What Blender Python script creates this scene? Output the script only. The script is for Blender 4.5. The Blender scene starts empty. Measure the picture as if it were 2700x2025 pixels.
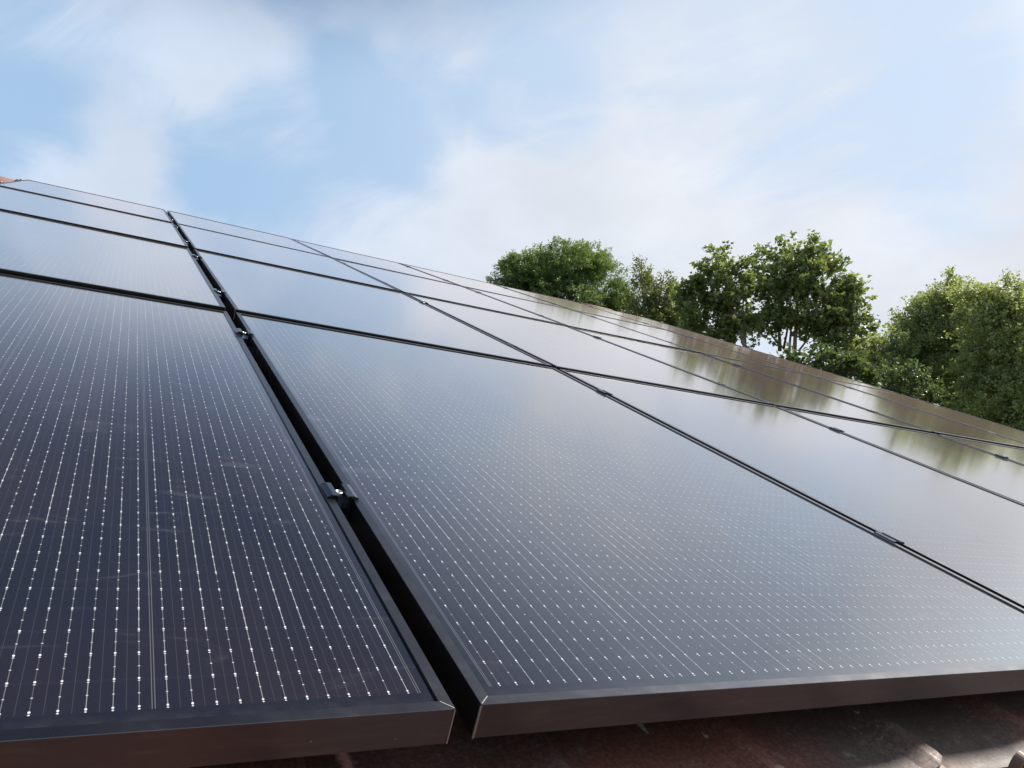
import bpy, bmesh, math, random
import numpy as np
from mathutils import Vector, Matrix

random.seed(7); rng = np.random.default_rng(11)
S = bpy.context.scene
COL = S.collection
R_ = math.radians

# ------------------------------------------------------------------ camera
PITCH = R_(28.905)          # slope of the roof
HZ = 3.0                    # height of the lower panel edge above the ground
ROOF = Matrix.Translation((0, 0, HZ)) @ Matrix.Rotation(PITCH, 4, 'X')   # roof frame: x eave, y upslope, z normal
CR = np.array([[0.872999570957455, -0.4269635383619689, 0.23574114197044005],
               [0.135822005954679, -0.25140198113629797, -0.9583054975211148],
               [0.4684272961800441, 0.8686191229705756, -0.16148277742001205]])
CAM_ROOF = Vector((0.79213, -0.53367, 0.35802))
FPX = 2021.08               # focal length for a 2700 px wide frame
cam_d = bpy.data.cameras.new("camera"); cam = bpy.data.objects.new("camera", cam_d); COL.objects.link(cam)
rt, dn, fw = (Vector(CR[i]) for i in range(3))
m = Matrix.Identity(4)
for i in range(3):
    m[i][0] = rt[i]; m[i][1] = -dn[i]; m[i][2] = -fw[i]; m[i][3] = CAM_ROOF[i]
cam.matrix_world = ROOF @ m
cam_d.sensor_width = 36.0; cam_d.lens = 36.0 * FPX / 2700
cam_d.clip_start = 0.02; cam_d.clip_end = 5000
S.camera = cam
CAMW = (ROOF @ CAM_ROOF.to_4d()).to_3d()

def ray(px, py):
    v = np.array([(px - 1350) / FPX, (py - 1012.5) / FPX, 1.0]) @ CR
    return (ROOF.to_3x3() @ Vector(v)).normalized()
def at(px, py, dist):       # a point of the place, dist metres (horizontally) from the viewer
    d = ray(px, py); return CAMW + d * (dist / math.hypot(d.x, d.y))

# ------------------------------------------------------------------ light
S.view_settings.view_transform = 'Standard'; S.view_settings.look = 'None'
S.view_settings.exposure = 0.5; S.view_settings.gamma = 1.0
S.render.resolution_x = 1024; S.render.resolution_y = 768
SUN_DIR = Vector((0.60, -0.15, 0.78)).normalized()      # towards the sun
sun_d = bpy.data.lights.new("sun", 'SUN'); sun = bpy.data.objects.new("sun", sun_d); COL.objects.link(sun)
sun_d.energy = 4.6; sun_d.angle = R_(12.0); sun_d.color = (1.0, 0.95, 0.87)
sun.rotation_euler = SUN_DIR.to_track_quat('Z', 'Y').to_euler()

class NT:
    """small helper round a node tree"""
    def __init__(s, tree): s.t = tree; s.n = tree.nodes; s.l = tree.links
    def node(s, typ, **kw):
        n = s.n.new(typ)
        for k, v in kw.items(): setattr(n, k, v)
        return n
    def put(s, sock, v):
        if isinstance(v, bpy.types.NodeSocket): s.l.new(v, sock)
        elif v is not None: sock.default_value = v
    def math(s, op, a, b=None, c=None, clamp=False):
        n = s.node('ShaderNodeMath', operation=op, use_clamp=clamp)
        s.put(n.inputs[0], a); s.put(n.inputs[1], b); s.put(n.inputs[2], c); return n.outputs[0]
    def vmath(s, op, a, b=None, scale=None):
        n = s.node('ShaderNodeVectorMath', operation=op)
        s.put(n.inputs[0], a); s.put(n.inputs[1], b)
        if scale is not None: s.put(n.inputs['Scale'], scale)
        return n.outputs['Value'] if op in ('DOT_PRODUCT', 'LENGTH') else n.outputs[0]
    def noise(s, vec, scale, detail=3, rough=0.5, dist=0.0, color=False):
        n = s.node('ShaderNodeTexNoise'); s.put(n.inputs['Vector'], vec)
        n.inputs['Scale'].default_value = scale; n.inputs['Detail'].default_value = detail
        n.inputs['Roughness'].default_value = rough; n.inputs['Distortion'].default_value = dist
        return n.outputs['Color' if color else 'Fac']
    def ramp(s, v, a, b, lo=0.0, hi=1.0, smooth=True):
        n = s.node('ShaderNodeMapRange'); n.interpolation_type = 'SMOOTHSTEP' if smooth else 'LINEAR'
        s.put(n.inputs[0], v); s.put(n.inputs[1], a); s.put(n.inputs[2], b); s.put(n.inputs[3], lo); s.put(n.inputs[4], hi)
        return n.outputs[0]
    def mix(s, f, a, b, mode='MIX'):
        n = s.node('ShaderNodeMix', data_type='RGBA', blend_type=mode)
        s.put(n.inputs[0], f)
        s.put(n.inputs[6], (*a, 1) if isinstance(a, tuple) else a); s.put(n.inputs[7], (*b, 1) if isinstance(b, tuple) else b)
        return n.outputs[2]
    def sep(s, v):
        n = s.node('ShaderNodeSeparateXYZ'); s.put(n.inputs[0], v); return n.outputs
    def comb(s, x, y, z):
        n = s.node('ShaderNodeCombineXYZ'); s.put(n.inputs[0], x); s.put(n.inputs[1], y); s.put(n.inputs[2], z); return n.outputs[0]

W = bpy.data.worlds.new("World"); S.world = W; W.use_nodes = True
w = NT(W.node_tree); w.n.clear()
sky = w.node('ShaderNodeTexSky', sky_type='NISHITA'); sky.sun_disc = False
sky.sun_elevation = math.asin(SUN_DIR.z); sky.sun_rotation = math.atan2(SUN_DIR.x, SUN_DIR.y)
sky.air_density = 1.0; sky.dust_density = 1.2; sky.ozone_density = 1.0
gen = w.node('ShaderNodeTexCoord').outputs['Generated']
dirn = w.vmath('NORMALIZE', gen)
x, y, z = w.sep(dirn)
zz = w.math('ADD', w.math('MAXIMUM', z, 0.0), 0.22)
plane = w.comb(w.math('DIVIDE', x, zz), w.math('DIVIDE', y, zz), 0.0)      # the cloud layer overhead
warp = w.noise(plane, 1.3, 4, 0.55, color=True)
wv = w.vmath('SCALE', w.vmath('SUBTRACT', warp, (0.5, 0.5, 0.5)), scale=0.20)
dw = w.vmath('NORMALIZE', w.vmath('ADD', dirn, wv))
fb = w.noise(w.vmath('ADD', plane, (3.7, 1.2, 0.0)), 2.2, 10, 0.60, 0.45)
sx, sy, sz = w.sep(plane)
wisp = w.noise(w.comb(w.math('MULTIPLY_ADD', sy, 0.9, w.math('MULTIPLY', sx, 2.0)), w.math('MULTIPLY_ADD', sx, -0.35, w.math('MULTIPLY', sy, 0.8)), 2.0), 3.3, 10, 0.64, 1.0)
big = w.noise(w.vmath('ADD', plane, (9.1, 4.4, 0.0)), 0.8, 3, 0.5, 0.3)
def lobe(px, py, r, k):     # a thin (k<0) or thick (k>0) place in the cloud layer, r degrees wide
    d = ray(px, py)
    t = w.vmath('DOT_PRODUCT', dw, (d.x, d.y, d.z))
    return w.ramp(t, math.cos(R_(r)), math.cos(R_(r * 0.15)), 0.0, k)
den = w.math('MULTIPLY_ADD', fb, 1.35, -0.16)
den = w.math('MULTIPLY_ADD', w.math('SUBTRACT', wisp, 0.5), 1.45, den)
den = w.math('MULTIPLY_ADD', w.math('SUBTRACT', big, 0.5), 0.35, den)
for a in [(830, 455, 11, -1.6), (620, 400, 7, -0.25), (1190, 400, 7, -0.30), (1440, 265, 6, -0.60), (1150, 330, 6, -0.35), (20, 340, 7, -0.60), (60, 90, 9, -0.35), (230, 180, 7, -0.2),
          (2350, 140, 13, -0.22), (1000, 90, 12, -0.15), (1650, 30, 11, -0.35), (700, 235, 6, 1.1), (460, 130, 8, 0.35), (300, 300, 10, 0.2),
          (1450, 400, 8, 0.2), (1850, 430, 16, 0.42), (1030, 660, 14, 1.5), (520, 520, 6, 0.35), (300, 560, 8, 0.3), (2600, 700, 14, 0.40), (2250, 110, 14, -0.35), (2520, 420, 7, -0.15), (1250, 200, 8, 0.15)]:
    den = w.math('ADD', den, lobe(*a))
den = w.math('MULTIPLY_ADD', w.ramp(z, 0.62, 0.80), -0.75, den)
cover = w.ramp(den, -0.15, 1.0, 0.0, 1.0)
az = w.vmath('DOT_PRODUCT', w.vmath('NORMALIZE', w.vmath('MULTIPLY', dirn, (1, 1, 0))), (math.sin(R_(100)), math.cos(R_(100)), 0))
side = w.ramp(az, -0.15, 0.62)                                  # the veil brightens towards the sun's side
white = w.mix(side, (4.0, 4.6, 5.5), (4.80, 5.00, 5.42))
shade = w.ramp(w.noise(w.vmath('ADD', plane, (1.0, 7.0, 0.0)), 2.6, 5, 0.55), 0.3, 0.7, 0.92, 1.05)
white = w.mix(1.0, white, w.comb(shade, shade, shade), 'MULTIPLY')
veil = w.mix(0.80, sky.outputs[0], w.mix(side, (2.62, 3.80, 5.25), (4.0, 4.8, 5.75)))          # high thin veil in front of the blue
skyc = w.mix(cover, veil, white)
glow = w.ramp(w.vmath('DOT_PRODUCT', dirn, tuple(Vector((0.83, -0.22, 0.48)).normalized())), 0.835, 0.97, 1.0, 2.3)
skyc = w.mix(1.0, skyc, w.comb(glow, glow, w.math('POWER', glow, 0.9)), 'MULTIPLY')
high = w.ramp(w.math('MULTIPLY_ADD', side, -0.09, z), 0.565, 0.77, 1.0, 0.18)
skyc = w.mix(1.0, skyc, w.comb(w.math('POWER', high, 1.10), high, w.math('POWER', high, 0.82)), 'MULTIPLY')
bg = w.node('ShaderNodeBackground'); bg.inputs['Strength'].default_value = 0.12
w.put(bg.inputs['Color'], skyc)
w.l.new(bg.outputs[0], w.node('ShaderNodeOutputWorld').inputs[0])

# ------------------------------------------------------------------ helpers
def mat(name, rgb=(0.5, 0.5, 0.5), rough=0.5, metal=0.0, spec=0.5):
    M = bpy.data.materials.new(name); M.use_nodes = True
    t = NT(M.node_tree); b = t.n['Principled BSDF']
    b.inputs['Base Color'].default_value = (*rgb, 1); b.inputs['Roughness'].default_value = rough
    b.inputs['Metallic'].default_value = metal; b.inputs['Specular IOR Level'].default_value = spec
    return M, t, b
def objc(t): return t.node('ShaderNodeTexCoord').outputs['Object']
def tag(o, label=None, cat=None, group=None, kind=None):
    for k, v in (('label', label), ('category', cat), ('group', group), ('kind', kind)):
        if v: o[k] = v
    return o
def empty(name, mw):
    o = bpy.data.objects.new(name, None); COL.objects.link(o); o.empty_display_size = 0.1; o.matrix_world = mw; return o
def mesh_obj(name, verts, faces, mats, parent=None, mw=None, midx=None, smooth=False):
    me = bpy.data.meshes.new(name); me.from_pydata([tuple(v) for v in verts], [], faces)
    for M in (mats if isinstance(mats, (list, tuple)) else [mats]): me.materials.append(M)
    if midx: me.polygons.foreach_set('material_index', midx)
    if smooth: me.polygons.foreach_set('use_smooth', [True] * len(me.polygons))
    me.update()
    o = bpy.data.objects.new(name, me); COL.objects.link(o)
    if parent: o.parent = parent
    if mw is not None: o.matrix_world = mw
    return o
class MB:
    """collects shapes into one mesh"""
    def __init__(s): s.v = []; s.f = []; s.mi = []
    def add(s, v, f, mi=0):
        o = len(s.v); s.v += [tuple(q) for q in v]; s.f += [tuple(i + o for i in q) for q in f]; s.mi += [mi] * len(f)
    def box(s, lo, hi, mi=0):
        (a, b, c), (d, e, g) = lo, hi
        v = [(a, b, c), (d, b, c), (d, e, c), (a, e, c), (a, b, g), (d, b, g), (d, e, g), (a, e, g)]
        s.add(v, [(0, 3, 2, 1), (4, 5, 6, 7), (0, 1, 5, 4), (1, 2, 6, 5), (2, 3, 7, 6), (3, 0, 4, 7)], mi)
    def prism(s, prof, y0, y1, mi=0):                 # closed profile in x/z run along y
        n = len(prof)
        v = [(p[0], y0, p[1]) for p in prof] + [(p[0], y1, p[1]) for p in prof]
        s.add(v, [(i, (i + 1) % n, n + (i + 1) % n, n + i) for i in range(n)] + [tuple(range(n))[::-1], tuple(range(n, 2 * n))], mi)
    def tube(s, pts, rad, n=7, mi=0, cap=True):
        pts = [Vector(p) for p in pts]; ring = []
        up = Vector((0.31, 0.17, 0.93))
        for i, p in enumerate(pts):
            d = (pts[min(i + 1, len(pts) - 1)] - pts[max(i - 1, 0)]).normalized()
            a = d.cross(up); a = a.normalized() if a.length > 1e-3 else d.orthogonal().normalized(); b = d.cross(a)
            ring.append([p + (a * math.cos(2 * math.pi * k / n) + b * math.sin(2 * math.pi * k / n)) * rad[i] for k in range(n)])
        v = [q for r in ring for q in r]
        f = [(i * n + k, i * n + (k + 1) % n, (i + 1) * n + (k + 1) % n, (i + 1) * n + k) for i in range(len(pts) - 1) for k in range(n)]
        if cap: f += [tuple(range(n))[::-1], tuple(range((len(pts) - 1) * n, len(pts) * n))]
        s.add(v, f, mi)
    def lathe(s, prof, c=(0, 0, 0), n=18, mi=0):      # (r, z) profile round z
        v = [(c[0] + r * math.cos(2 * math.pi * k / n), c[1] + r * math.sin(2 * math.pi * k / n), c[2] + q) for r, q in prof for k in range(n)]
        f = [(i * n + k, i * n + (k + 1) % n, (i + 1) * n + (k + 1) % n, (i + 1) * n + k) for i in range(len(prof) - 1) for k in range(n)]
        f += [tuple(range(n))[::-1], tuple(range((len(prof) - 1) * n, len(prof) * n))]
        s.add(v, f, mi)
    def build(s, name, mats, parent=None, mw=None, smooth=False):
        return mesh_obj(name, s.v, s.f, mats, parent, mw, s.mi, smooth)

# ------------------------------------------------------------------ materials
def glass_material():
    M, t, b = mat('cell glass', rough=0.15)
    M2 = objc(t); X, Y, Z = t.sep(M2)
    att = t.node('ShaderNodeAttribute', attribute_type='OBJECT', attribute_name='glass_width').outputs['Fac']
    m0 = 0.0205
    bb = t.math('DIVIDE', t.math('SUBTRACT', att, 2 * m0 + 0.008), 59.0)
    cw = t.math('MULTIPLY_ADD', bb, 12.0, 0.002)
    q = t.math('ADD', t.math('SUBTRACT', X, m0 - 0.001), t.math('MULTIPLY', bb, 0.5))
    cell = t.math('FLOOR', t.math('DIVIDE', q, cw))
    c = t.math('SUBTRACT', t.math('SUBTRACT', q, t.math('MULTIPLY', cell, cw)), 0.001)
    ku = t.math('DIVIDE', c, bb)
    du = t.math('MULTIPLY', t.math('ABSOLUTE', t.math('SUBTRACT', t.math('FRACT', ku), 0.5)), bb)       # distance from the busbar
    inc = t.math('MULTIPLY', t.math('GREATER_THAN', c, 0.0), t.math('LESS_THAN', ku, 12.0))
    # rows
    pv = 0.0345
    vy = t.math('DIVIDE', t.math('SUBTRACT', Y, 0.0185), pv)
    fv = t.math('FRACT', vy)
    dv = t.math('MULTIPLY', t.math('ABSOLUTE', t.math('SUBTRACT', t.math('FRACT', t.math('ADD', vy, 0.5)), 0.5)), pv)   # from pad pair
    dm = t.math('MULTIPLY', t.math('ABSOLUTE', t.math('SUBTRACT', fv, 0.5)), pv)                                        # from small pad
    sg = t.math('SUBTRACT', t.math('FRACT', t.math('ADD', vy, 0.5)), 0.5)
    wn = t.node('ShaderNodeTexWhiteNoise', noise_dimensions='3D')
    seg = t.math('FLOOR', t.math('MULTIPLY', vy, 1.0))
    t.put(wn.inputs[0], t.comb(t.math('FLOOR', ku), seg, cell)); rnd = wn.outputs[0]
    wn2 = t.node('ShaderNodeTexWhiteNoise', noise_dimensions='3D')
    t.put(wn2.inputs[0], t.comb(t.math('FLOOR', ku), t.math('FLOOR', t.math('MULTIPLY', vy, 0.34)), t.math('ADD', cell, 31.0)))
    rnd2 = wn2.outputs[0]
    line = t.ramp(du, 0.00016, 0.00042, 1.0, 0.0)
    lineb = t.math('MULTIPLY', line, t.math('MULTIPLY_ADD', t.math('POWER', rnd2, 2.0), 0.42, 0.07))  # random segment brightness in the colour stands in for angle-dependent glints
    def pad(dc, rx, ry):
        e = t.math('ADD', t.math('POWER', t.math('DIVIDE', du, rx), 2.0), t.math('POWER', t.math('DIVIDE', dc, ry), 2.0))
        return t.ramp(e, 0.45, 1.5, 1.0, 0.0)
    up = t.math('ABSOLUTE', t.math('MULTIPLY', t.math('SUBTRACT', sg, 0.040), pv))
    lo = t.math('ABSOLUTE', t.math('MULTIPLY', t.math('ADD', sg, 0.046), pv))
    pads = t.math('MAXIMUM', pad(up, 0.00090, 0.00122), t.math('MULTIPLY', pad(lo, 0.00085, 0.00070), 0.75))
    pads = t.math('MAXIMUM', pads, t.math('MULTIPLY', pad(dm, 0.00085, 0.0007), 0.60))
    pads = t.math('MULTIPLY', pads, t.math('MULTIPLY_ADD', rnd, 0.35, 0.65))
    # faint stitched line half way between busbars
    dh = t.math('MULTIPLY', t.math('MINIMUM', t.math('FRACT', ku), t.math('SUBTRACT', 1.0, t.math('FRACT', ku))), bb)
    st = t.math('MULTIPLY_ADD', t.math('GREATER_THAN', t.math('FRACT', t.math('MULTIPLY', vy, 17.0)), 0.45), 0.75, 0.25)
    half = t.math('MULTIPLY', t.math('MULTIPLY', t.ramp(dh, 0.00012, 0.00034, 1.0, 0.0), st), 0.050)
    half = t.math('MULTIPLY', half, t.math('MULTIPLY', t.math('GREATER_THAN', ku, 0.5), t.math('LESS_THAN', ku, 11.5)))
    # edges of the cell columns
    ce = t.math('MINIMUM', t.math('ABSOLUTE', c), t.math('ABSOLUTE', t.math('SUBTRACT', c, t.math('MULTIPLY', bb, 12.0))))
    edge = t.math('MULTIPLY', t.ramp(ce, 0.00015, 0.00042, 1.0, 0.0), 0.13)
    L = t.math('MAXIMUM', t.math('MAXIMUM', t.math('MULTIPLY', t.math('MAXIMUM', lineb, pads), inc), half), edge)
    ylen = t.node('ShaderNodeAttribute', attribute_type='OBJECT', attribute_name='glass_length').outputs['Fac']
    inside = t.math('MULTIPLY', t.math('GREATER_THAN', Y, 0.0160), t.math('LESS_THAN', Y, t.math('SUBTRACT', ylen, 0.016)))
    inside = t.math('MULTIPLY', inside, t.math('MULTIPLY', t.math('GREATER_THAN', X, 0.009), t.math('LESS_THAN', X, t.math('SUBTRACT', att, 0.009))))
    L = t.math('MULTIPLY', L, inside)
    oi = t.node('ShaderNodeObjectInfo').outputs['Location']
    P = t.vmath('ADD', M2, oi)
    # silicon: fine fingers, faint tone patches
    patch = t.noise(P, 2.2, 4, 0.6)
    patch2 = t.noise(P, 38.0, 4, 0.6)
    base = t.mix(t.ramp(patch, 0.35, 0.68), (0.0046, 0.0068, 0.0140), (0.0105, 0.0088, 0.0138))
    base = t.mix(inside, (0.0035, 0.0050, 0.0105), base)
    crossl = t.ramp(t.math('ABSOLUTE', t.math('SUBTRACT', t.math('FRACT', t.math('MULTIPLY', vy, 0.5)), 0.5)), 0.0, 0.018, 0.006, 0.0)
    base = t.mix(1.0, base, t.comb(crossl, crossl, crossl), 'ADD')
    # dust film, specks, wipe marks
    dust = t.math('MULTIPLY', t.ramp(patch2, 0.35, 0.8), t.ramp(t.noise(P, 1.1, 3, 0.6), 0.35, 0.7))
    base = t.mix(t.math('MULTIPLY', dust, 0.010), base, (0.32, 0.26, 0.22))
    # dirt washed down to the lower edge, dried drops
    low = t.math('MULTIPLY', t.ramp(t.math('ADD', Y, t.math('MULTIPLY', patch2, 0.012)), 0.004, 0.026, 0.05, 0.0), t.ramp(t.noise(P, 60, 3, 0.6), 0.3, 0.7))
    base = t.mix(low, base, (0.30, 0.26, 0.22))
    vd = t.node('ShaderNodeTexVoronoi'); vd.inputs['Scale'].default_value = 16.0; t.put(vd.inputs['Vector'], P)
    rk = t.sep(vd.outputs['Color'])[2]
    rad = t.math('MULTIPLY_ADD', rk, 0.10, 0.04)
    ring = t.ramp(t.math('ABSOLUTE', t.math('SUBTRACT', vd.outputs['Distance'], rad)), 0.0, 0.03, 1.0, 0.0)
    ring = t.math('MULTIPLY', t.math('MULTIPLY', ring, t.math('GREATER_THAN', rk, 0.55)), 0.022)
    base = t.mix(ring, base, (0.5, 0.48, 0.46))
    vo = t.node('ShaderNodeTexVoronoi'); vo.inputs['Scale'].default_value = 34.0; t.put(vo.inputs['Vector'], P)
    spk = t.ramp(vo.outputs['Distance'], 0.012, 0.035, 1.0, 0.0)
    keep = t.math('GREATER_THAN', t.sep(vo.outputs['Color'])[0], 0.72)
    spk = t.math('MULTIPLY', t.math('MULTIPLY', spk, keep), 0.5)
    wv = t.node('ShaderNodeTexNoise'); wv.inputs['Scale'].default_value = 5.0; wv.inputs['Detail'].default_value = 5; wv.inputs['Distortion'].default_value = 1.8
    t.put(wv.inputs['Vector'], t.vmath('MULTIPLY', P, (1.0, 3.2, 1.0)))
    smear = t.math('MULTIPLY', t.ramp(wv.outputs['Fac'], 0.60, 0.74), 0.055)
    base = t.mix(smear, base, (0.45, 0.42, 0.42))
    base = t.mix(t.math('MAXIMUM', L, spk), base, (0.80, 0.81, 0.84))
    t.put(b.inputs['Base Color'], base)
    t.put(b.inputs['Roughness'], t.math('MULTIPLY_ADD', t.noise(P, 3.0, 4, 0.6), 0.05, 0.065))
    b.inputs['IOR'].default_value = 1.5; b.inputs['Coat Weight'].default_value = 0.88; b.inputs['Coat IOR'].default_value = 1.5
    t.put(b.inputs['Coat Roughness'], t.math('MULTIPLY_ADD', t.noise(P, 3.0, 4, 0.6), 0.05, 0.055))
    # film of dust: the flatter the view, the more of it lies along the line of sight
    gm_ = t.node('ShaderNodeNewGeometry')
    ct = t.math('MAXIMUM', t.math('ABSOLUTE', t.vmath('DOT_PRODUCT', gm_.outputs['Normal'], gm_.outputs['Incoming'])), 0.01)
    streak = t.noise(t.vmath('MULTIPLY', P, (14.0, 1.2, 1.0)), 1.5, 5, 0.6)
    tau = t.math('MULTIPLY', t.ramp(streak, 0.25, 0.75, 0.80, 1.2), 0.0065)
    film = t.math('SUBTRACT', 1.0, t.math('EXPONENT', t.math('DIVIDE', t.math('MULTIPLY', tau, -1.0), ct)))
    df = t.node('ShaderNodeBsdfDiffuse'); df.inputs[0].default_value = (0.48, 0.325, 0.255, 1)
    mx = t.node('ShaderNodeMixShader'); t.put(mx.inputs[0], film)
    t.l.new(b.outputs[0], mx.inputs[1]); t.l.new(df.outputs[0], mx.inputs[2]); t.l.new(mx.outputs[0], t.n['Material Output'].inputs[0])
    return M
GLASS = glass_material()

def frame_material():
    M, t, b = mat('black anodised frame', (0.016, 0.017, 0.020), 0.3, 0.95, 0.5)
    P = t.vmath('ADD', objc(t), t.node('ShaderNodeObjectInfo').outputs['Location'])
    n = t.noise(t.vmath('MULTIPLY', P, (1, 1, 6)), 22, 5, 0.65)
    t.put(b.inputs['Roughness'], t.math('MULTIPLY_ADD', n, 0.16, 0.22)); b.inputs['IOR'].default_value = 1.55
    sc = t.noise(t.vmath('MULTIPLY', P, (90, 3, 90)), 3.0, 4, 0.7)
    col = t.mix(t.ramp(n, 0.45, 0.85), (0.090, 0.088, 0.098), (0.125, 0.12, 0.12))
    vo = t.node('ShaderNodeTexVoronoi'); vo.inputs['Scale'].default_value = 55.0; t.put(vo.inputs['Vector'], P)
    k = t.math('MULTIPLY', t.ramp(vo.outputs['Distance'], 0.02, 0.06, 1.0, 0.0), t.math('GREATER_THAN', t.sep(vo.outputs['Color'])[1], 0.86))
    t.put(b.inputs['Base Color'], t.mix(t.math('MULTIPLY', k, 0.6), col, (0.5, 0.48, 0.45)))
    return M
FRAME = frame_material()
BARE = mat('bare aluminium edge', (0.30, 0.29, 0.28), 0.45, 0.6)[0]
CLAMP = mat('dark anodised clamp', (0.11, 0.12, 0.14), 0.26, 0.95, 0.5)[0]
STEEL = mat('stainless steel', (0.72, 0.72, 0.72), 0.28, 0.85)[0]
ALU = mat('mill aluminium', (0.30, 0.30, 0.31), 0.45, 0.8)[0]

def tile_material():
    M, t, b = mat('weathered clay tile', rough=0.6)
    P = objc(t)
    n1 = t.noise(P, 3.0, 5, 0.6); n2 = t.noise(P, 26, 6, 0.65); n3 = t.noise(t.vmath('MULTIPLY', P, (1, 0.35, 1)), 60, 4, 0.6)
    isl = t.node('ShaderNodeNewGeometry').outputs['Random Per Island']
    c = t.mix(isl, (0.105, 0.043, 0.033), (0.175, 0.070, 0.050))
    c = t.mix(t.ramp(n1, 0.35, 0.7), c, (0.080, 0.058, 0.050))
    c = t.mix(t.math('MULTIPLY', t.ramp(n2, 0.56, 0.74), 0.55), c, (0.20, 0.18, 0.16))
    c = t.mix(t.math('MULTIPLY', t.ramp(n3, 0.66, 0.74), 0.8), c, (0.50, 0.47, 0.43))
    n4 = t.noise(P, 210, 4, 0.7)
    c = t.mix(t.ramp(n4, 0.40, 0.66), c, t.mix(1.0, c, (1.9, 1.85, 1.8), 'MULTIPLY'))
    c = t.mix(t.ramp(t.noise(P, 95, 5, 0.7), 0.62, 0.70), c, (0.24, 0.22, 0.19))
    t.put(b.inputs['Base Color'], c)
    t.put(b.inputs['Roughness'], t.math('MULTIPLY_ADD', n2, 0.4, 0.35))
    bp = t.node('ShaderNodeBump'); bp.inputs['Strength'].default_value = 0.5; bp.inputs['Distance'].default_value = 0.003
    t.put(bp.inputs['Height'], n2); t.l.new(bp.outputs[0], b.inputs['Normal'])
    return M
TILE = tile_material()
RIDGE = mat('red clay ridge', (0.30, 0.135, 0.085), 0.7)
_t = RIDGE[1]; _n = _t.noise(objc(_t), 9, 5, 0.6)
_t.put(RIDGE[2].inputs['Base Color'], _t.mix(_t.ramp(_n, 0.35, 0.7), (0.23, 0.115, 0.080), (0.16, 0.10, 0.08))); RIDGE = RIDGE[0]

def brick_material():
    M, t, b = mat('brick wall', rough=0.85)
    br = t.node('ShaderNodeTexBrick'); br.inputs['Scale'].default_value = 4.2
    br.inputs['Color1'].default_value = (0.30, 0.13, 0.08, 1); br.inputs['Color2'].default_value = (0.22, 0.10, 0.07, 1); br.inputs['Mortar'].default_value = (0.35, 0.33, 0.3, 1)
    x, y, z = t.sep(objc(t)); t.put(br.inputs['Vector'], t.comb(t.math('ADD', x, y), z, 0.0))
    t.l.new(br.outputs[0], b.inputs['Base Color']); return M
BRICK = brick_material()

# ------------------------------------------------------------------ ground
def ground_material():
    M, t, b = mat('meadow', rough=0.95, spec=0.1)
    P = objc(t)
    c = t.mix(t.ramp(t.noise(P, 0.35, 6, 0.6), 0.35, 0.65), (0.055, 0.075, 0.022), (0.105, 0.092, 0.045))
    c = t.mix(t.ramp(t.noise(P, 6, 6, 0.7), 0.4, 0.7), c, (0.045, 0.058, 0.02))
    t.put(b.inputs['Base Color'], c); return M
g = MB(); g.add([(-2500, -2500, 0), (2500, -2500, 0), (2500, 2500, 0), (-2500, 2500, 0)], [(0, 1, 2, 3)])
tag(g.build('ground', ground_material()), kind='structure')

# ------------------------------------------------------------------ the house
PW = 1.116
ZJ = [v * PW for v in (-0.01476, 0.00341, 0.00710, 0.00573, -0.00149)]
ZI = [v * PW for v in (0.00075, 0.00282, -0.00107, -0.00145, -0.00110, 0.00055, -0.00049)]
ROWY = [(-0.026, 1.827), (1.851, 3.666), (3.690, 5.505), (5.529, 7.346)]
GX = [0.002, 1.0975, 2.230, 3.354, 4.485, 5.607, 6.664]
TZ = -0.118                                   # upper face of the tiles in the roof frame
RIDGE_Y = 7.62
house = empty('house', Matrix.Translation((2.2, 3.5, 0)))
tag(house, 'house roof of weathered red-brown clay tiles under the solar panels', 'house')
def hb(mb, name, mats, mw=None, smooth=False, parent=house):
    o = mb.build(name, mats, None, None, smooth); o.parent = parent
    o.matrix_parent_inverse = parent.matrix_world.inverted() if parent is house else Matrix.Identity(4)
    o.matrix_basis = mw if mw is not None else Matrix.Identity(4); return o
tp, tl, ex = 0.2515, 0.40, 0.345
prof = [(-0.012, -0.004), (0.004, 0.000), (0.02, -0.0035), (0.06, -0.0055), (0.13, -0.0055), (0.18, -0.0045), (0.212, 0.001),
        (0.235, 0.0105), (0.252, 0.0120), (0.2615, 0.006), (0.2645, -0.012)]
tm = MB()
for r in range(-2, 23):
    y0 = -0.078 + r * ex
    if y0 > RIDGE_Y - 0.1: break
    for k in range(-18, 21):
        x0 = 1.733 - tp + 0.004 + k * tp
        if x0 > 6.62 or x0 < -2.9: continue
        jx, jz, ja = rng.normal(0, 0.0015), rng.normal(0, 0.0015), rng.normal(0, 0.006)
        yt = min(y0 + tl, RIDGE_Y)
        v = []; n = len(prof)
        for yy, lift in ((y0, 0.018), (y0 + 0.010, 0.0195), (y0 + 0.03, 0.019), (yt, 0.0)):
            for (px_, pz_) in prof:
                # the lower right corner of each tile is rounded off
                if yy == y0: cut = max(0.0, px_ - 0.225) ** 2 * 16
                elif yy == y0 + 0.010: cut = max(0.0, px_ - 0.225) ** 2 * 11
                else: cut = 0
                v.append((x0 + px_ + jx, yy + cut + ja * px_, TZ - 0.012 + pz_ + lift + jz))
        m_ = len(v)
        for (px_, pz_) in prof:
            cut = max(0.0, px_ - 0.225) ** 2 * 16
            v.append((x0 + px_ + jx, y0 + 0.002 + cut + ja * px_, TZ - 0.012 + min(pz_, -0.003) + 0.002 + jz))
        f = [(a * n + i, a * n + i + 1, (a + 1) * n + i + 1, (a + 1) * n + i) for a in range(3) for i in range(n - 1)]
        f += [(m_ + i, m_ + i + 1, i + 1, i) for i in range(n - 1)]
        tm.add(v, f)
hb(tm, 'roof', [TILE], ROOF)
und = MB(); und.box((-2.9, -0.75, TZ - 0.16), (6.70, RIDGE_Y, TZ - 0.035))
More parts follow.
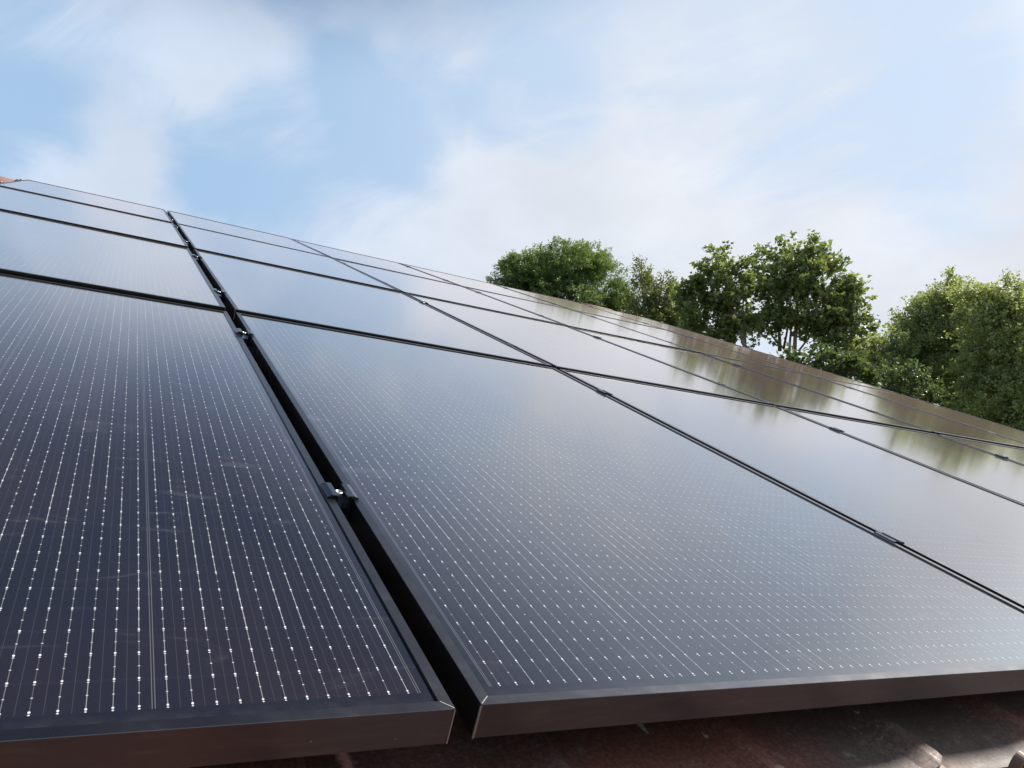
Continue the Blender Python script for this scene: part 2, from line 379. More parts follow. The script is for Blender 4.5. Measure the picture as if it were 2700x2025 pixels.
hb(und, 'roof_deck', [mat('roof boards', (0.06, 0.045, 0.035), 0.9)[0]], ROOF)
ridge_w = ROOF @ Vector((0, RIDGE_Y, TZ))
bk = MB()                                       # far slope
bk.add([(-2.9, 0, 0), (6.7, 0, 0), (6.7, 7.0, -7.0 * math.tan(PITCH)), (-2.9, 7.0, -7.0 * math.tan(PITCH))], [(0, 1, 2, 3)])
hb(bk, 'far_slope', [TILE], Matrix.Translation((0, ridge_w.y, ridge_w.z)))
for i in range(24):                             # ridge caps
    xx = -2.9 + i * 0.40
    rise = 0.030 if i == 22 else 0.0
    cp = MB(); pr = []
    for a in range(0, 9):
        th = math.pi * a / 8; rr = 0.115
        pr.append((rr * math.cos(th), 0.075 * math.sin(th)))
    n = 9
    v = [(xx, q[0] * 1.00, q[1] * 1.0 + rise) for q in pr] + [(xx + 0.44, q[0] * 0.92, q[1] * 0.88 + rise) for q in pr]
    cp.add(v, [(a, a + 1, n + a + 1, n + a) for a in range(n - 1)] + [tuple(range(n))[::-1], tuple(range(n, 2 * n))])
    hb(cp, 'ridge_cap', [RIDGE], ROOF @ Matrix.Translation((0, RIDGE_Y + 0.02, TZ + 0.012)), True)
y_front = (ROOF @ Vector((0, -0.30, 0))).y; y_back = ridge_w.y * 2 - y_front
z_ev = HZ - 0.36
wl = MB()
wl.box((-2.7, y_front, 0), (6.5, y_front + 0.3, z_ev - 0.12)); wl.box((-2.7, y_back - 0.3, 0), (6.5, y_back, z_ev - 0.3))
for xa in (-2.7, 6.2):
    v = [(xa, y_front + .3, 0), (xa, y_back - .3, 0), (xa, y_back - .3, z_ev - 0.3), (xa, ridge_w.y, ridge_w.z - 0.35), (xa, y_front + .3, z_ev - 0.05)]
    v += [(q[0] + 0.3, q[1], q[2]) for q in v]
    wl.add(v, [(0, 1, 2, 3, 4), (9, 8, 7, 6, 5)] + [(i, (i + 1) % 5, 5 + (i + 1) % 5, 5 + i) for i in range(5)])
hb(wl, 'wall', [BRICK])

# brown bracket with an arched end, lower right
br_ = MB(); pr = []
for a in range(0, 13):
    th = math.pi * a / 12
    pr.append((0.0135 * math.cos(th), 0.018 + 0.016 * math.sin(th)))
pr = [(0.0175, -0.045)] + pr + [(-0.0175, -0.045)]
inn = [(q[0] * 0.74, q[1] - 0.0030) for q in pr]
v = [(q[0], 0, q[1]) for q in pr] + [(q[0], 0, q[1]) for q in inn] + [(q[0], 0.012, q[1]) for q in pr] + [(q[0], 0.012, q[1]) for q in inn]
n = len(pr); f = []
for i in range(n - 1):
    f += [(i, i + 1, n + i + 1, n + i), (2 * n + i, 3 * n + i, 3 * n + i + 1, 2 * n + i + 1), (i, 2 * n + i, 2 * n + i + 1, i + 1), (n + i, n + i + 1, 3 * n + i + 1, 3 * n + i)]
br_.add(v, f)
BRK = mat('brown painted steel', (0.17, 0.10, 0.08), 0.45, 0.0)[0]
o = br_.build('roof_bracket', BRK, None, ROOF @ Matrix.Translation((1.838, -0.108, TZ + 0.006)), False)
tag(o, 'small brown arched bracket on the tiles at the lower right corner', 'bracket')

# ------------------------------------------------------------------ solar panels
LIP, FH, CH = 0.0115, 0.0325, 0.0004
def build_frame(wd, ln, root):
    """four mitred bars; profile in (inset, z)"""
    pf = [(0.0, -FH), (0.0, -CH), (CH, 0.0), (LIP - 0.0003, 0.0), (LIP, -0.0003), (LIP, -0.0042), (0.0022, -0.0055), (0.0022, -FH + 0.002), (0.022, -FH + 0.002), (0.022, -FH)]
    mb = MB(); n = len(pf)
    cor = [((0, 0), (1, 1)), ((wd, 0), (-1, 1)), ((wd, ln), (-1, -1)), ((0, ln), (1, -1))]
    v = []
    for (cx, cy), (sx, sy) in cor:
        v += [(cx + sx * a, cy + sy * a, b) for a, b in pf]
    f = []
    for s in range(4):
        q = (s + 1) % 4
        f += [(s * n + i, s * n + (i + 1) % n, q * n + (i + 1) % n, q * n + i)[::-1] for i in range(n)]
    mb.add(v, f)
    # worn bare metal along the corner joints
    for (cx, cy), (sx, sy) in cor:
        e = 0.0006
        mb.add([(cx - sx * e * .3, cy - sy * e * .3, -FH - .0008), (cx + sx * 2 * e, cy - sy * e * .6, -FH), (cx - sx * e * .6, cy + sy * 2 * e, -FH),
                (cx - sx * e * .3, cy - sy * e * .3, -0.001), (cx + sx * 2 * e, cy - sy * e * .6, -0.001), (cx - sx * e * .6, cy + sy * 2 * e, -0.001)],
               [(0, 1, 4, 3), (2, 0, 3, 5), (0, 2, 1), (1, 2, 5, 4)], 1)
        a, b = 0.001, LIP - 0.001
        k = 0.00035
        mb.add([(cx + sx * (a + k), cy + sy * (a - k), .0003), (cx + sx * (a - k), cy + sy * (a + k), .0003), (cx + sx * (b - k), cy + sy * (b + k), .0003), (cx + sx * (b + k), cy + sy * (b - k), .0003)], [(0, 1, 2, 3)], 1)
    o = mb.build('frame', [FRAME, BARE], root); return o
rows = ['bottom', 'second', 'third', 'top']
cols = ['leftmost', 'second', 'third', 'fourth', 'fifth', 'rightmost']
extra = {(0, 0): 'black solar panel with bright busbar dots, front left, leftmost in the bottom row',
         (0, 1): 'black solar panel with scuffed front corner, right of the wide gap, bottom row'}
PANEL = {}
for j, (ya, yb) in enumerate(ROWY):
    for i in range(6):
        g0 = 0.0135 if i == 1 else 0.010; g1 = 0.0135 if i == 0 else 0.010
        xa, xb = GX[i] + g0, GX[i + 1] - g1
        if j == 0 and i == 0: xb += 0.0015
        wd, ln = xb - xa, yb - ya
        z00 = ZJ[j] + ZI[i] + (0.0, 0.003, 0.0015, 0.0012)[j]; zx = ZI[i + 1] - ZI[i]; zy = ZJ[j + 1] - ZJ[j] - (0.0025, 0.0045, 0.0027, 0.0012)[j]
        z00 += rng.normal(0, 0.0006); dy = (-0.004 if i == 0 and j == 0 else 0.0) + (rng.normal(0, 0.0015) if j else 0)
        X = Vector((wd, 0, zx + rng.normal(0, 0.0010))).normalized(); Y = Vector((0, ln, zy + rng.normal(0, 0.0012))).normalized(); Z = X.cross(Y).normalized(); Y = Z.cross(X)
        ml = Matrix.Identity(4)
        for k in range(3): ml[k][0] = X[k]; ml[k][1] = Y[k]; ml[k][2] = Z[k]
        ml.translation = (xa, ya + dy, z00)
        root = empty('solar_panel', ROOF @ ml)
        lab = extra.get((j, i), 'black solar panel in the %s row, %s column%s' % (rows[j], cols[i], '' if cols[i] in ('leftmost', 'rightmost') else ' from the left'))
        tag(root, lab, 'solar panel', 'black framed solar panels laid over the roof')
        build_frame(wd, ln, root)
        gw, gl = wd - 2 * LIP, ln - 2 * LIP
        gm = MB(); gm.add([(0, 0, 0), (gw, 0, 0), (gw, gl, 0), (0, gl, 0)], [(0, 1, 2, 3)])
        gl_o = gm.build('glass', GLASS, root); gl_o.location = (LIP, LIP, -0.0027)
        gl_o['glass_width'] = gw; gl_o['glass_length'] = gl
        bk_ = MB(); bk_.add([(0.0025, 0.0025, -0.007), (0.0025, ln - .0025, -0.007), (wd - .0025, ln - .0025, -0.007), (wd - .0025, 0.0025, -0.007)], [(0, 1, 2, 3)])
        bk_.build('back_sheet', CLAMP, root)
        PANEL[j, i] = root

# ------------------------------------------------------------------ clamps and rails
CY = [(0.232, 0.826), (0.200, 0.800), (0.200, 0.800), (0.200, 0.800)]
def clamp_mesh(gap):
    """U shaped channel with two wings that lie on the frames"""
    h = gap / 2; T = h - 0.0082; wing = 0.0088; TL = 0.0024
    pr = [(-h - wing, 0.0005), (-h - wing + 0.003, 0.0030), (-h - 0.001, 0.0042), (-h + T + 0.0006, 0.0040), (-h + T + 0.0012, 0.0010), (-h + T + 0.0012, -0.0125), (h - T - 0.0012, -0.0125), (h - T - 0.0012, 0.0010), (h - T - 0.0006, 0.0040),
          (h + 0.001, 0.0042), (h + wing - 0.003, 0.0030), (h + wing, 0.0005), (h - 0.0012, 0.0005), (h - 0.0012, -0.0300), (h - 0.0012 - TL, -0.0300), (h - 0.0012 - TL, -0.0155), (-h + 0.0012 + TL, -0.0155), (-h + 0.0012 + TL, -0.0300), (-h + 0.0012, -0.0300), (-h + 0.0012, 0.0005)]
    return pr
ords = ['lowest', 'second', 'third', 'fourth', 'fifth', 'sixth', 'seventh', 'topmost']
gapn = ['', 'the wide leftmost panel gap', 'the second gap rightwards', 'the middle panel gap', 'the second gap from the right', 'the rightmost panel gap']
for i in range(1, 6):
    gap = 0.027 if i == 1 else 0.020
    for j in range(4):
        for s in range(2):
            ya, yb = ROWY[j]; fr = CY[j][s] + rng.normal(0, 0.004); yy = ya + (yb - ya) * fr
            if i == 1 and j == 0: yy = (0.440, 1.515)[s]
            zl = np.interp(yy, [0, 1.839, 3.678, 5.517, 7.356], ZJ) + ZI[i]
            root = empty('panel_clamp', ROOF @ Matrix.Translation((GX[i] + rng.normal(0, 0.0008), yy, zl)))
            q = ords[j * 2 + s]
            tag(root, 'dark clamp with steel bolt in %s, %s' % (gapn[i], q + ' of its line' if q in ('lowest', 'topmost') else q + ' from the bottom'), 'clamp', 'clamps in the gaps between panel columns')
            mb = MB(); pr = clamp_mesh(gap); n = len(pr); L = 0.047
            # concave outline: end caps as strips
            v = [(a, -L / 2, b) for a, b in pr] + [(a, L / 2, b) for a, b in pr]
            f = [(k, (k + 1) % n, n + (k + 1) % n, n + k)[::-1] for k in range(n)]
            quads = [(0, 1, 2, 19), (2, 3, 4, 19), (19, 4, 5, 18), (18, 5, 16, 17), (5, 6, 15, 16), (6, 7, 12, 13), (15, 6, 13, 14), (7, 8, 9, 12), (9, 10, 11, 12)]
            for qd in quads: f += [qd, tuple(k + n for k in qd)[::-1]]
            mb.add(v, f); mb.build('channel', CLAMP, root)
            bo = MB(); bo.lathe([(0.0062, -0.0125), (0.0066, -0.0118), (0.0066, -0.0075), (0.0060, -0.0062), (0.0036, -0.0062), (0.0032, -0.0095), (0.0005, -0.0096)], (0, 0.004, 0.006), 20)
            bo.build('bolt', STEEL, root, None, True)
# end clamps along the two outer edges (those the viewer can see)
def end_clamp(x, yy, zl, sgn, label):
    root = empty('end_clamp', ROOF @ Matrix.Translation((x, yy, zl)))
    tag(root, label, 'clamp', 'end clamps along the outer panel edges')
    mb = MB(); L = 0.046
    pr = [(-0.011, 0.0006), (-0.011, 0.0036), (0.016, 0.0046), (0.0185, 0.002), (0.0185, -0.036), (0.0015, -0.036), (0.0015, -0.032), (0.0150, -0.032), (0.0150, 0.0006)]
    pr = [(sgn * a, b) for a, b in pr]; n = 9
    v = [(a, -L / 2, b) for a, b in pr] + [(a, L / 2, b) for a, b in pr]
    f = [(k, (k + 1) % n, n + (k + 1) % n, n + k) for k in range(n)]
    for qd in [(0, 1, 2, 8), (8, 2, 3, 4), (8, 4, 7, 7), (4, 5, 6, 7)]:
        qd = tuple(dict.fromkeys(qd)); f += [qd, tuple(k + n for k in qd)]
    mb.add(v, f); mb.build('bracket', ALU, root)
    bo = MB(); bo.lathe([(0.0062, 0.0), (0.0066, 0.001), (0.0066, 0.0045), (0.0058, 0.0062), (0.0034, 0.0062), (0.003, 0.003)], (sgn * 0.006, 0, 0.004), 14)
    bo.build('bolt', STEEL, root, None, True)
for j, s, sd in [(1, 0, 1), (1, 1, 1), (2, 0, 1), (2, 1, 1), (3, 0, 1), (3, 1, 1), (3, 0, 0), (3, 1, 0)]:
    ya, yb = ROWY[j]; yy = ya + (yb - ya) * CY[j][s]
    zl = np.interp(yy, [0, 1.839, 3.678, 5.517, 7.356], ZJ) + ZI[6 if sd else 0]
    end_clamp(GX[6] - 0.010 if sd else GX[0] + 0.010, yy, zl, 1 if sd else -1, 'silver end clamp at the %s panel edge, %s one of the %s row' % (('left', 'far right')[sd], ('lower', 'upper')[s], rows[j]))
for j in range(4):
    for s in range(2):
        ya, yb = ROWY[j]; yy = ya + (yb - ya) * CY[j][s]
        if j == 0: yy = (0.440, 1.515)[s]
        zl = np.interp(yy, [0, 1.839, 3.678, 5.517, 7.356], ZJ)
        mb = MB(); mb.prism([(-0.02, -0.036), (-0.008, -0.036), (-0.008, -0.044), (0.008, -0.044), (0.008, -0.036), (0.02, -0.036), (0.02, -0.075), (-0.02, -0.075)], -0.03, 6.70)
        o = mb.build('mounting_rail', ALU, None, ROOF @ Matrix.Translation((0, yy, zl - 0.002)) @ Matrix.Rotation(-math.pi / 2, 4, 'Z'))
        tag(o, 'aluminium rail hidden under the %s panel row, %s of its pair' % (rows[j], ('lower', 'upper')[s]), 'rail', 'rails carrying the panels')

# ------------------------------------------------------------------ trees
def leaf_material(name, c0, c1, c2, trans=0.42):
    M = bpy.data.materials.new(name); M.use_nodes = True; t = NT(M.node_tree); b = t.n['Principled BSDF']
    r = t.node('ShaderNodeNewGeometry').outputs['Random Per Island']
    c = t.mix(t.ramp(r, 0.0, 0.6), c0, c1); c = t.mix(t.ramp(r, 0.80, 1.0), c, c2)
    b.inputs['Roughness'].default_value = 0.36; b.inputs['Specular IOR Level'].default_value = 0.5
    t.put(b.inputs['Base Color'], c)
    tr = t.node('ShaderNodeBsdfTranslucent'); t.put(tr.inputs[0], t.mix(1.0, c, (1.5, 1.5, 0.6), 'MULTIPLY'))
    mx = t.node('ShaderNodeMixShader'); mx.inputs[0].default_value = trans
    t.l.new(b.outputs[0], mx.inputs[1]); t.l.new(tr.outputs[0], mx.inputs[2])
    t.l.new(mx.outputs[0], t.n['Material Output'].inputs[0]); return M
def bark_material(name, a, b_):
    M, t, b = mat(name, rough=0.9, spec=0.2)
    n = t.noise(t.vmath('MULTIPLY', objc(t), (6, 6, 1.2)), 4, 5, 0.65)
    t.put(b.inputs['Base Color'], t.mix(t.ramp(n, 0.3, 0.7), a, b_)); return M
BARK_PALE = bark_material('pale bark', (0.26, 0.20, 0.165), (0.15, 0.115, 0.09))
BARK_DARK = bark_material('dark bark', (0.075, 0.06, 0.048), (0.13, 0.11, 0.09))

KT = 1.5        # the trees stand this much farther off than first measured
def np_mesh(name, V, F, M, parent):
    """V (n,3), F (m,4) straight into a mesh"""
    me = bpy.data.meshes.new(name)
    me.vertices.add(len(V)); me.vertices.foreach_set('co', V.astype(np.float32).ravel())
    m_, k = F.shape
    me.loops.add(m_ * k); me.loops.foreach_set('vertex_index', F.astype(np.int32).ravel())
    me.polygons.add(m_); me.polygons.foreach_set('loop_start', np.arange(m_, dtype=np.int32) * k)
    me.polygons.foreach_set('loop_total', np.full(m_, k, np.int32))
    me.materials.append(M); me.update(calc_edges=True); me.validate()
    o = bpy.data.objects.new(name, me); COL.objects.link(o); o.parent = parent; return o
LEAF = {  # outline in (across, along); the middle vertex row folds
    'broad': [(0, 0), (-.34, .12), (-.52, .42), (-.22, .58), (0, 1.0), (.22, .58), (.52, .42), (.34, .12)],
    'narrow': [(0, 0), (-.13, .3), (-.10, .7), (0, 1.0), (.10, .7), (.13, .3)],
    'oval': [(0, 0), (-.33, .3), (-.28, .7), (0, 1.0), (.28, .7), (.33, .3)],
}
def leaves(centers, outward, size, shape, droop, spread=0.9):
    """one leaf per centre; faces are n-gons split along the mid rib"""
    n = len(centers); o = LEAF[shape]; k = len(o)
    d = outward + rng.normal(0, spread, (n, 3)) + np.array([0, 0, -droop])
    d /= np.linalg.norm(d, axis=1, keepdims=True) + 1e-9
    nr = rng.normal(0, 0.75, (n, 3)) + np.array([0, 0, 1.0])
    a = np.cross(d, nr); a /= np.linalg.norm(a, axis=1, keepdims=True) + 1e-9
    nn = np.cross(a, d)
    s = size * rng.uniform(0.6, 1.25, n)[:, None]
    V = np.stack([centers + a * (u * s) + d * (q * s) + nn * (abs(u) * 0.35 * s) for u, q in o], 1).reshape(-1, 3)
    h = k // 2
    if k == 8: half = [(0, 1, 2, 3), (0, 3, 4, 5), (0, 5, 6, 7)]
    else: half = [(0, 1, 2, 3), (0, 3, 4, 5)]
    F = (np.arange(n)[:, None, None] * k + np.array(half)[None]).reshape(-1, 4)
    return V, F
def foliage(lobes, D, f_hat, r_hat, leaf):
    """twigs scattered through the lobes' volume, leaves gathered round each twig"""
    cs, outs = [], []
    for L in lobes:
        px, py, rx, ry = L[:4]; dd = L[4] * KT if len(L) > 4 else 0.0; dens = L[5] if len(L) > 5 else 1.0
        c = np.array(at(px, py + 18, D + dd)); sc = (D + dd) / FPX
        a, h = rx * sc, ry * sc; dp = max(a, 0.45 * h) * 0.9
        vol = a * h * dp * 4.19
        nt = int(leaf['twigs'] * vol ** (2 / 3) * dens / KT ** 2) + 4
        def ball(n_):
            q = rng.normal(0, 1, (n_, 3)); return q / np.linalg.norm(q, axis=1, keepdims=True)
        nb = max(5, int(7 + 5 * (a * h) / KT ** 2))                    # boughs, each with its own tuft of twigs
        bo = ball(nb) * rng.uniform(0.35, 1.0, nb)[:, None] ** 0.5
        pick = rng.integers(0, nb, nt)
        w3 = bo[pick] + rng.normal(0, leaf.get('tuft', 0.17), (nt, 3)) * rng.uniform(0.5, 1.6, nb)[pick][:, None]
        loose = rng.uniform(0, 1, nt) < 0.24
        w3[loose] = ball(loose.sum()) * rng.uniform(0.1, 1.25, loose.sum())[:, None] ** 0.6
        ln_ = np.linalg.norm(w3, axis=1, keepdims=True); w3 = w3 * np.minimum(1.0, rng.uniform(0.66, 1.18, (nt, 1)) / (ln_ + 1e-6))
        u = w3 / (np.linalg.norm(w3, axis=1, keepdims=True) + 1e-6)
        tw = c + w3[:, 0:1] * a * r_hat + w3[:, 1:2] * dp * f_hat + w3[:, 2:3] * h * np.array([0, 0, 1.0])
        k = leaf['per']
        out = (u[:, 0:1] * r_hat + u[:, 1:2] * f_hat) * 0.8 + u[:, 2:3] * np.array([0, 0, 0.6]) + np.array([0, 0, leaf['rise']])
        out /= np.linalg.norm(out, axis=1, keepdims=True)
        tt = rng.uniform(0, 1, (nt, k)) * leaf['twig'] * KT
        pos = tw[:, None] + out[:, None] * tt[:, :, None] + rng.normal(0, leaf['fuzz'] * KT, (nt, k, 3)) + np.array([0, 0, -1]) * (tt[:, :, None] ** 2) * leaf['bend'] / KT
        cs.append(pos.reshape(-1, 3)); outs.append(np.repeat(out, k, 0))
    cs = np.concatenate(cs); outs = np.concatenate(outs)
    return leaves(cs, outs, leaf['size'] * KT, leaf['shape'], leaf['droop'])
def tree(name, label, cat, D, lobes, stems, leaf, M_leaf, M_bark, group=None, limb=0.035, twigs_out=3):
    """stems: list of (radius, [(px,py) from the bottom up]); the first stem reaches the ground"""
    D = D * KT; limb = limb * KT; stems = [(a_ * KT, p_) for a_, p_ in stems]
    base = at(stems[0][1][0][0], stems[0][1][0][1], D); base.z = 0
    root = empty(name, Matrix.Translation(base)); tag(root, label, cat, group)
    fh = np.array([base.x - CAMW.x, base.y - CAMW.y, 0]); fh /= np.linalg.norm(fh); rh = np.array([fh[1], -fh[0], 0])
    tk = MB(); tips = []
    b3 = np.array(base)
    for si, (rad, pl) in enumerate(stems):
        pts = [np.array(at(px, py, D + (0.25 * (si % 3 - 1)))) for px, py in pl]
        if si == 0 or len(pl) < 3:
            g0 = pts[0].copy(); g0[2] = 0; g0[:2] += (b3[:2] - g0[:2]) * 0.6
            pts = [g0] + pts
        n = len(pts); P = []
        for q in range(n - 1):
            for s in (0, 0.5): P.append(pts[q] * (1 - s) + pts[q + 1] * s + (rng.normal(0, rad * 0.5, 3) if 0 < q else 0))
        P.append(pts[-1]); rr = [rad * (1.25 - 0.95 * q / (len(P) - 1)) for q in range(len(P))]
        tk.tube(P, rr, 8); tips.append((P, rr))
    o = tk.build('trunk', M_bark, root, None, True); o.matrix_parent_inverse = root.matrix_world.inverted()
    bm_ = MB()
    for L in lobes:
        px, py, rx, ry = L[:4]; dd = L[4] * KT if len(L) > 4 else 0.0
        c = np.array(at(px, py, D + dd)); sc = (D + dd) / FPX
        P, rr = min(tips, key=lambda t_: min(np.linalg.norm(p - c) + max(0, p[2] - c[2] + 0.2) * 3 for p in t_[0]))
        k = min(range(len(P)), key=lambda q: np.linalg.norm(P[q] - c) + max(0, P[q][2] - c[2] + 0.4) * 3)
        st = P[k]; r0 = min(rr[k] * 0.7, limb)
        mid = (st + c) / 2 + rng.normal(0, 0.12, 3) + np.array([0, 0, 0.15])
        bm_.tube([st, mid, c], [r0, r0 * 0.75, r0 * 0.5], 6)
        for q in range(twigs_out + int(rx * sc * 2)):
            u = rng.normal(0, 1, 3); u /= np.linalg.norm(u); u[2] = abs(u[2]) * 0.8
            e = c + u[0] * rx * sc * rh * .9 + u[1] * rx * sc * fh * .9 + np.array([0, 0, u[2] * ry * sc * .9])
            bm_.tube([mid * .3 + c * .7, (c + e) / 2 + rng.normal(0, .06, 3), e], [r0 * 0.45, r0 * 0.3, r0 * 0.12], 5, 0, False)
    o = bm_.build('branches', M_bark, root, None, True); o.matrix_parent_inverse = root.matrix_world.inverted()
    V, F = foliage(lobes, D, fh, rh, leaf)
    V = V - b3
    np_mesh('crown', V, F, M_leaf, root)
    return root

L_ASH = leaf_material('ash leaf', (0.114, 0.168, 0.081), (0.160, 0.229, 0.099), (0.252, 0.325, 0.154))
L_MAPLE = leaf_material('maple leaf', (0.129, 0.176, 0.091), (0.193, 0.246, 0.118), (0.389, 0.389, 0.254))
L_BIRCH = leaf_material('birch leaf', (0.138, 0.171, 0.079), (0.202, 0.227, 0.105), (0.266, 0.275, 0.133))
L_ALDER = leaf_material('alder leaf', (0.210, 0.265, 0.150), (0.303, 0.355, 0.190), (0.439, 0.439, 0.322))
L_YEL = leaf_material('yellow green leaf', (0.231, 0.284, 0.154), (0.327, 0.378, 0.203), (0.439, 0.439, 0.322))
L_DARK = leaf_material('dark leaf', (0.063, 0.098, 0.059), (0.094, 0.132, 0.072), (0.163, 0.202, 0.105))
ash = dict(tuft=0.26, twigs=190, per=22, size=0.115, shape='narrow', droop=0.8, twig=0.34, fuzz=0.035, bend=1.3, rise=0.2)
maple = dict(tuft=0.19, twigs=100, per=15, size=0.112, shape='broad', droop=0.25, twig=0.26, fuzz=0.055, bend=0.2, rise=0.35)
birch = dict(tuft=0.24, twigs=420, per=16, size=0.062, shape='oval', droop=0.3, twig=0.30, fuzz=0.035, bend=0.1, rise=0.7)
alder = dict(tuft=0.25, twigs=230, per=20, size=0.072, shape='oval', droop=0.2, twig=0.26, fuzz=0.05, bend=0.15, rise=0.45)
hedge = dict(twigs=140, per=18, size=0.07, shape='oval', droop=0.2, twig=0.22, fuzz=0.05, bend=0.1, rise=0.3)
GT = 'trees standing beyond the roof'
tree('ash_tree', 'round bushy tree with fine drooping leaves, leftmost beyond the roof', 'tree', 26.0,
     [(1500, 705, 105, 78), (1420, 715, 95, 72), (1565, 735, 85, 75, 0.3), (1350, 745, 62, 58), (1310, 765, 42, 32), (1620, 760, 40, 40), (1640, 745, 22, 30), (1480, 780, 120, 48, -0.3, .6), (1600, 805, 60, 40), (1560, 670, 60, 38), (1475, 655, 72, 34), (1380, 690, 52, 40), (1640, 815, 35, 30), (1395, 790, 70, 40), (1500, 880, 110, 55), (1590, 900, 80, 50), (1430, 860, 70, 45)],
     [(0.16, [(1515, 900), (1510, 820), (1495, 740)]), (0.10, [(1540, 900), (1545, 820), (1575, 740)]), (0.10, [(1490, 900), (1470, 800), (1420, 730)]), (0.06, [(1530, 860), (1590, 800), (1615, 770)])],
     ash, L_ASH, BARK_DARK, GT)
tree('young_birch', 'slender sparse young tree with two thin tops, between the round tree and the maples', 'tree', 22.0,
     [(1692, 712, 17, 44, 0, 1.2), (1690, 770, 28, 42, 0, .8), (1750, 748, 24, 38, 0, 1.1), (1735, 800, 40, 42, 0, .9), (1700, 830, 45, 40), (1770, 780, 20, 30, 0, .5), (1780, 830, 40, 40), (1665, 800, 18, 30, 0, .6), (1800, 850, 40, 35), (1720, 865, 60, 30)],
     [(0.05, [(1694, 880), (1694, 800), (1692, 690)]), (0.035, [(1705, 880), (1735, 800), (1750, 725)])], birch, L_BIRCH, BARK_PALE, GT, 0.02)
tree('maple', 'maple with broad leaves and a forked pale stem, left of the taller maple', 'tree', 18.5,
     [(1890, 690, 40, 42, 0, .8), (1885, 745, 62, 48), (1930, 745, 48, 52), (1840, 775, 40, 48), (1870, 820, 62, 50), (1950, 805, 50, 48), (1822, 830, 28, 50), (1860, 870, 60, 40), (1940, 860, 50, 40, .3, .7), (1893, 655, 18, 22, 0, .6), (1950, 700, 24, 26, 0, .7), (1808, 765, 12, 30, 0, .6), (2000, 860, 40, 40, .9, .5), (1880, 905, 50, 24, .3, .6), (1890, 975, 80, 50), (1980, 1010, 70, 50)],
     [(0.055, [(1964, 915), (1960, 885), (1940, 830), (1915, 760)]), (0.035, [(1964, 905), (1962, 850), (1960, 785)]), (0.03, [(1900, 900), (1890, 800), (1890, 700)])], maple, L_MAPLE, BARK_PALE, GT, 0.022)
tree('maple', 'tallest maple with several thin pale stems, in front of the sky gap', 'tree', 19.5,
     [(2085, 690, 62, 55), (2130, 665, 42, 42, 0, .9), (2070, 640, 26, 30, 0, .7), (2150, 635, 18, 22, 0, .6), (2160, 730, 62, 55), (2050, 755, 70, 58), (2120, 790, 80, 58), (2200, 790, 58, 55), (2235, 770, 32, 45, 0, .8), (2230, 850, 55, 42), (2180, 860, 60, 45, 0, .8), (2060, 830, 62, 45, 0, .6), (2265, 830, 25, 35, 0, .6), (2020, 690, 26, 40, 0, .7), (2210, 905, 45, 28), (2110, 1070, 90, 55), (2200, 1090, 80, 60)],
     [(0.055, [(2094, 955), (2096, 880), (2096, 810), (2100, 720)]), (0.04, [(2056, 925), (2055, 860), (2050, 780)]), (0.028, [(2066, 920), (2080, 850), (2085, 780)]), (0.025, [(2094, 940), (2130, 895), (2165, 840)]), (0.022, [(2058, 915), (2025, 870), (2005, 835)]), (0.03, [(2120, 960), (2190, 860), (2225, 800)]), (0.03, [(2080, 950), (2085, 860), (2085, 760)])],
     maple, L_MAPLE, BARK_PALE, GT, 0.022)
tree('maple_sapling', 'low dark maple sapling under the tallest maple, at the roof edge', 'tree', 16.5,
     [(2190, 955, 60, 32), (2130, 935, 45, 22, 0, .8), (2240, 985, 55, 32), (2160, 975, 60, 28)], [(0.03, [(2200, 1060), (2195, 1000), (2190, 950)])], maple, L_DARK, BARK_PALE, GT, 0.015)
tree('hawthorn', 'soft green bushy tree in the dip between the maples and the big right trees', 'tree', 23.0,
     [(2320, 920, 55, 42), (2360, 905, 45, 38), (2290, 960, 50, 32), (2340, 965, 60, 32), (2310, 1000, 70, 40), (2262, 925, 40, 34), (2230, 960, 50, 36)], [(0.07, [(2330, 1080), (2330, 1000), (2325, 930)])], hedge, L_ALDER, BARK_DARK, GT, 0.02)
tree('dark_shrub', 'low dark blue-green shrub at the foot of the big right tree', 'shrub', 19.0,
     [(2375, 985, 45, 36), (2345, 1010, 40, 30), (2420, 1010, 45, 34), (2390, 1040, 70, 34)], [(0.05, [(2380, 1090), (2380, 1030), (2376, 990)])], hedge, L_DARK, BARK_DARK, GT, 0.02)
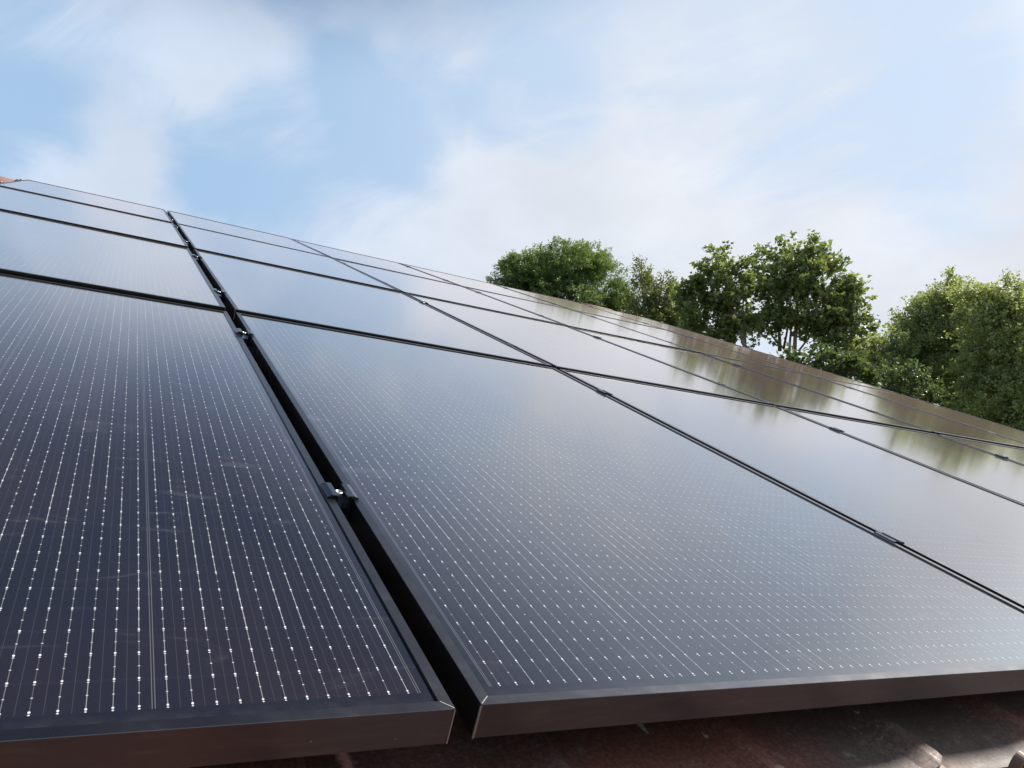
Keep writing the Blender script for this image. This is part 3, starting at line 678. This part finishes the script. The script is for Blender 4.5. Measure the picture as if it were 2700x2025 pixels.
tree('alder', 'big grey-green tree with a thin spiky top, right of the sky gap', 'tree', 24.0,
     [(2505, 765, 38, 38, 0, .7), (2508, 728, 12, 26, 0, .45), (2450, 830, 62, 50), (2530, 830, 70, 60), (2400, 875, 58, 48), (2480, 900, 85, 62), (2420, 940, 75, 50), (2570, 900, 70, 70), (2510, 975, 90, 60), (2440, 1020, 70, 40), (2560, 1040, 90, 50), (2375, 845, 22, 30, 0, .6), (2445, 795, 30, 26, 0, .7), (2565, 805, 50, 50), (2590, 860, 60, 55), (2470, 1120, 100, 70), (2570, 1160, 100, 80), (2450, 1210, 120, 80)],
     [(0.15, [(2545, 1200), (2530, 1000), (2510, 860), (2508, 790)]), (0.05, [(2590, 1120), (2575, 1020), (2555, 960)]), (0.045, [(2598, 1110), (2590, 1000), (2575, 950)]), (0.05, [(2520, 1150), (2460, 1000), (2430, 880)])],
     alder, L_ALDER, BARK_PALE, GT, 0.03, 4)
tree('willow', 'yellowish leafy tree with upright shoots at the right edge, beside the spiky top tree', 'tree', 21.5,
     [(2600, 790, 52, 40, 0, .8), (2645, 780, 40, 40, 0, .8), (2620, 850, 75, 60), (2680, 840, 55, 65), (2660, 930, 85, 65), (2600, 960, 60, 50), (2690, 1020, 80, 65), (2630, 1060, 75, 50), (2740, 900, 70, 90), (2555, 770, 24, 28, 0, .6), (2700, 1100, 80, 50), (2580, 752, 12, 24, 0, .5), (2655, 745, 12, 28, 0, .5), (2650, 1210, 110, 90), (2760, 1130, 90, 90), (2650, 1330, 130, 90)],
     [(0.13, [(2660, 1250), (2650, 1050), (2630, 900), (2610, 800)]), (0.05, [(2680, 1150), (2690, 1000), (2690, 880)])], alder, L_YEL, BARK_PALE, GT, 0.03, 4)
tree('hedge_tree', 'dark leafy undergrowth tree low behind the maple stems', 'tree', 27.0,
     [(1700, 880, 80, 40), (1800, 890, 80, 42), (1900, 925, 70, 26, 0, .6), (2000, 960, 70, 24, 0, .5), (2090, 1000, 80, 26, 0, .6), (1620, 860, 60, 32), (1760, 960, 90, 55), (1660, 930, 80, 50), (1860, 1010, 90, 60), (2020, 1060, 90, 60)], [(0.06, [(1850, 1000), (1850, 930), (1845, 890)])], hedge, L_DARK, BARK_DARK, GT, 0.02)
